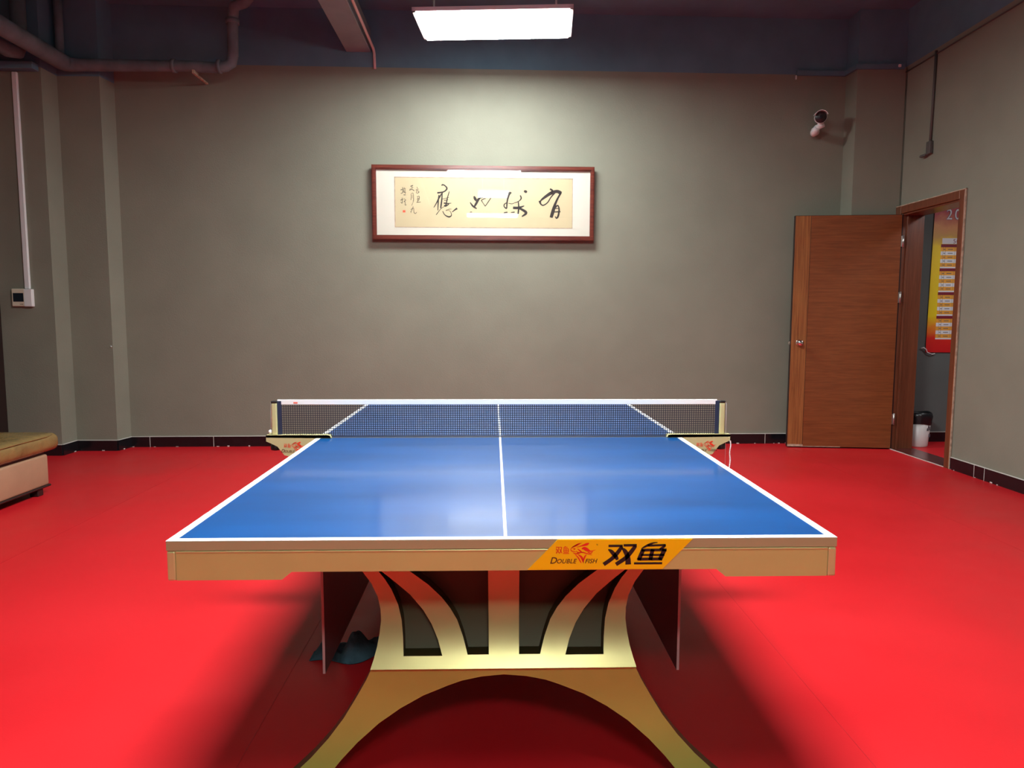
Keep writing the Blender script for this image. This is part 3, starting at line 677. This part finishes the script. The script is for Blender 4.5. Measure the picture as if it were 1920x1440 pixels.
mb = MB(); mb.box(-.05, .05, .40, TL-.40, .36, .44, .004); mb.build('stretcher_beam', 'dkwood', TB)
# side boards under the top
for s in (-1, 1):
    x0, x1 = sorted((s*.563, s*.571))
    mb = MB(); mb.box(x0, x1, .61, TL-.61, .128, .705)
    for f in mb.bm.faces: f.material_index = 1 if abs(f.normal.y) > .9 or f.normal.z < -.9 else 0
    sb = mb.build('side_board', ['board', 'board_edge'], TB)

# end sticker and the maker's logo
def polyf(mb, pts, F, mi=0): mb.poly([F(x, y) for x, y in pts], mi)
def logo(parent, F, block=True, left=True, right=True):
    # F maps sticker crop pixels (x right, y down) to 3D
    mb = MB()
    if block:
        for s in ([(388, 188, 7), (418, 188, 7)], [(415, 188, 7), (405, 225, 8), (388, 250, 7)], [(390, 205, 7), (418, 248, 8)],
                  [(422, 188, 7), (442, 188, 7)], [(442, 188, 7), (434, 225, 8), (420, 250, 7)], [(422, 205, 7), (444, 248, 8)],
                  [(388, 180, 4), (388, 252, 4)],
                  [(480, 178, 6), (460, 196, 7)], [(468, 188, 7), (500, 188, 7)], [(462, 203, 7), (508, 203, 7)], [(464, 203, 7), (464, 240, 7)], [(486, 203, 6), (486, 240, 6)], [(508, 203, 7), (508, 240, 7)],
                  [(462, 221, 6), (508, 221, 6)], [(462, 239, 7), (508, 239, 7)], [(455, 251, 7), (516, 251, 7)]):
            mb.ribbon(s, F, sub=1)
    # two leaping fish, head left, sweeping fins and tail
    for s in ([(530, 212, 5), (550, 188, 9), (590, 170, 14), (625, 152, 5)], [(545, 190, 6), (600, 158, 10), (640, 147, 3)], [(530, 212, 5), (545, 228, 9), (585, 236, 5)],
              [(552, 200, 5), (575, 205, 8), (560, 216, 5)], [(590, 190, 4), (640, 175, 12), (690, 160, 26), (715, 148, 3)], [(640, 205, 5), (665, 200, 30), (695, 215, 34), (730, 230, 12), (780, 215, 3)],
              [(600, 205, 5), (625, 225, 14), (650, 245, 5)], [(555, 245, 5), (590, 255, 12), (640, 240, 12), (700, 255, 9), (745, 270, 4)], [(700, 240, 8), (735, 250, 10), (752, 225, 3)],
              [(575, 262, 4), (605, 290, 12), (630, 335, 10), (640, 350, 2)], [(605, 262, 5), (640, 290, 22), (655, 330, 14), (662, 352, 2)], [(690, 262, 4), (670, 290, 16), (658, 340, 4)],
              [(585, 225, 4), (600, 240, 10), (625, 245, 6)]):
        mb.ribbon(s, F, sub=4)
    mb.build('fish_emblem', 'red_ink', parent)
    mb = MB()
    if left:
        text_faces(mb, 'D', 92, lambda x, y: F(322+x, 352-y), .28, 0, 1, .012); text_faces(mb, 'OUBLE', 63, lambda x, y: F(388+x, 350-y), .28, 0, 1.02, .014)
    if right: text_faces(mb, 'FISH', 63, lambda x, y: F(672+x, 350-y), .28, 0, 1.0, .014)
    mb.build('maker_lettering', 'brown_ink', parent)
def FS(cx, cy, d=.0022): return Vector((.118+(970+cx/5.333-1045)*.001221, -d, .76-(990+cy/5.333-1010)*.00124))
S0 = lambda x, y: FS(x, y, .0014)
mb = MB(); mb.prism([Vector((a, -.0002, c)) for a, c in ((.118, .7585), (.427, .7585), (.359, .6885), (.050, .6885))], (0, -.0017, 0))
stk = mb.build('amber_sticker', 'sticker', TB)
logo(stk, FS)
mb = MB()
for s in ([(908, 177, 20), (1050, 177, 20)], [(1042, 182, 26), (1010, 232, 34), (950, 300, 34), (862, 364, 34)], [(905, 212, 8), (940, 236, 32), (985, 290, 34), (1000, 318, 22)],
          [(1058, 172, 20), (1190, 172, 22)], [(1178, 178, 30), (1140, 232, 36), (1080, 300, 36), (985, 364, 34)], [(1040, 200, 10), (1070, 226, 34), (1100, 285, 42), (1108, 366, 50)],
          [(1398, 146, 6), (1350, 152, 14), (1290, 178, 20), (1238, 206, 6)], [(1300, 176, 18), (1480, 172, 18)], [(1478, 172, 16), (1452, 196, 22), (1420, 214, 16)],
          [(1238, 221, 24), (1490, 221, 24)], [(1234, 271, 18), (1470, 271, 18)], [(1200, 312, 26), (1444, 312, 26)],
          [(1256, 215, 36), (1212, 322, 36)], [(1350, 215, 34), (1328, 322, 34)], [(1470, 215, 38), (1424, 322, 38)], [(1166, 355, 18), (1448, 355, 18)]):
    mb.ribbon([(a, b, c*1.15) for a, b, c in s], lambda x, y: FS(x, y, .0024), sub=5 if len(s) > 2 else 1)
mb.ribbon([(785, 163, 3), (795, 158, 3), (800, 168, 3), (790, 172, 3)], FS, sub=3)
mb.build('large_characters', 'ink', stk)

# ------------------------------------------------------------------ net
NT = thing('table_tennis_net', 'dark mesh net with white top tape clamped across the blue table', 'net', (0, 1.37, .76))
yn = 1.37; XI = .905
mb = MB(); cell = .0092; k = 0; x = -XI
while x <= XI+.001: mb.box(x-.0012, x+.0012, yn-.0006, yn+.0006, .768, .898); x += cell
z = .770
while z < .898: mb.box(-XI, XI, yn-.0007, yn+.0007, z-.0012, z+.0012); z += cell
mb.build('net_mesh', 'net', NT)
mb = MB(); mb.box(-.922, .912, yn-.002, yn+.002, .8985, .9195, .001)
tp = mb.build('top_tape', 'tape', NT)
mb = MB(); mb.box(-.855, -.838, yn-.0026, yn-.0019, .9035, .909); mb.build('tape_print', 'seal', tp)
mb = MB(); mb.tube([(-XI, yn, .7655), (XI, yn, .7645)], .0018, 6); mb.build('bottom_cord', 'navy', NT)
for s in (-1, 1):
    x0, x1 = sorted((s*.905, s*.922)); mb = MB(); mb.box(x0, x1, yn-.003, yn+.003, .764, .9135, .001); mb.build('side_webbing', 'navy', NT)
    x0, x1 = sorted((s*.9225, s*.945)); mb = MB(); mb.box(x0, x1, yn-.011, yn+.011, .772, .906, .005, 3); pst = mb.build('net_post', 'post', NT)
    mb = MB(); mb.box(x0-.001, x1+.001, yn-.012, yn+.012, .906, .914, .003, 2); mb.build('post_cap', 'black', pst)
    # bracket: arm on the table and triangular plate outside
    mb = MB(); yk = 1.350
    o = [(.700, .7615), (.706, .7725), (.72, .7745), (.966, .7745), (.966, .748), (.938, .735), (.920, .726), (.893, .690), (.80, .665), (.768, .665), (.768, .7615)]
    mb.prism([(s*x, yk, z) for x, z in o], (0, .006, 0))
    mb.prism([(s*x, yk, z) for x, z in ((.700, .7612), (.704, .7715), (.72, .7735), (.966, .7735), (.966, .7635), (.8, .7612))], (0, .04, 0))
    mb.prism([(s*x, yk, z) for x, z in ((.70, .687), (.78, .687), (.78, .676), (.70, .676))], (0, .04, 0))
    br = mb.build('clamp_bracket', 'post', NT)
    FB_ = (lambda cx, cy: Vector((-.893+(cx-385)*.000211, yk-.0008, .7395-(cy-175)*.000215))) if s < 0 else (lambda cx, cy: Vector((.824+(cx-385)*.000211, yk-.0008, .7395-(cy-175)*.000215)))
    logo(br, FB_)
    mb = MB(); kx = .945
    mb.lathe((s*.935, yn+.006, .724), [(0, -.016), (.018, -.016), (.020, -.012), (.020, .004), (.016, .008), (0, .008)], 16, (0, 0, 1)); mb.build('adjusting_knob', 'black', NT)
# bead chain on the right post, little ball stop on the left
mb = MB(); cx_ = .953; zz = .905; mb.tube([(.9475, yn-.002, .908), (.951, yn-.004, .90), (.953, yn-.004, .60)], .0010, 6)
z = .78
for k in range(34):
    bmesh.ops.create_icosphere(mb.bm, subdivisions=1, radius=.0032, matrix=Matrix.Translation((.967+.0015*math.sin(k*.6), yn-.022, .744-k*.0062)))
mb.build('bead_chain', 'tape', NT)
mb = MB(); mb.tube([(-.9475, yn-.002, .908), (-.9495, yn-.002, .80)], .0012, 6)
bmesh.ops.create_icosphere(mb.bm, subdivisions=2, radius=.009, matrix=Matrix.Translation((-.9525, yn, .785))); mb.build('tension_cord', 'tape', NT)

# ------------------------------------------------------------------ teal towel on the floor
mb = MB(); NXX, NYY = 44, 30; V = {}
for i in range(NXX+1):
    for j in range(NYY+1):
        u, v = i/NXX, j/NYY; X = -.705+.26*u; c_ = .985+.06*u+.02*math.sin(u*7); wd = .035+.055*math.sin(min(1, u*1.05)*math.pi)**.7*(.5+u*.7)
        Y = c_+(v-.5)*2*wd; e = (1-abs(2*v-1)**3)*min(1, u*8)*min(1, (1-u)*7)
        hgt = .012+.030*math.exp(-((u-.14)/.10)**2)+.10*math.exp(-((u-.66)/.16)**2)*(.6+.4*math.sin(v*5+.5))+.045*math.exp(-((u-.93)/.06)**2)
        if .25 < u < .45: hgt *= .8
        hgt += .014*math.sin(u*26+v*8)*math.sin(v*9+u*4)
        V[i, j] = mb.bm.verts.new((X, Y, max(.003, hgt*e+.003)))
for i in range(NXX):
    for j in range(NYY): mb.bm.faces.new((V[i, j], V[i+1, j], V[i+1, j+1], V[i, j+1])).smooth = True
r = bmesh.ops.extrude_face_region(mb.bm, geom=list(mb.bm.faces))
for v in [g for g in r['geom'] if isinstance(g, bmesh.types.BMVert)]: v.co.z = max(0.0005, v.co.z-.004)
tag(mb.build('towel', 'cloth', origin=(-.57, 1.0, 0), smooth=True), 'crumpled teal towel on the floor under the table beside the left side board', 'towel')
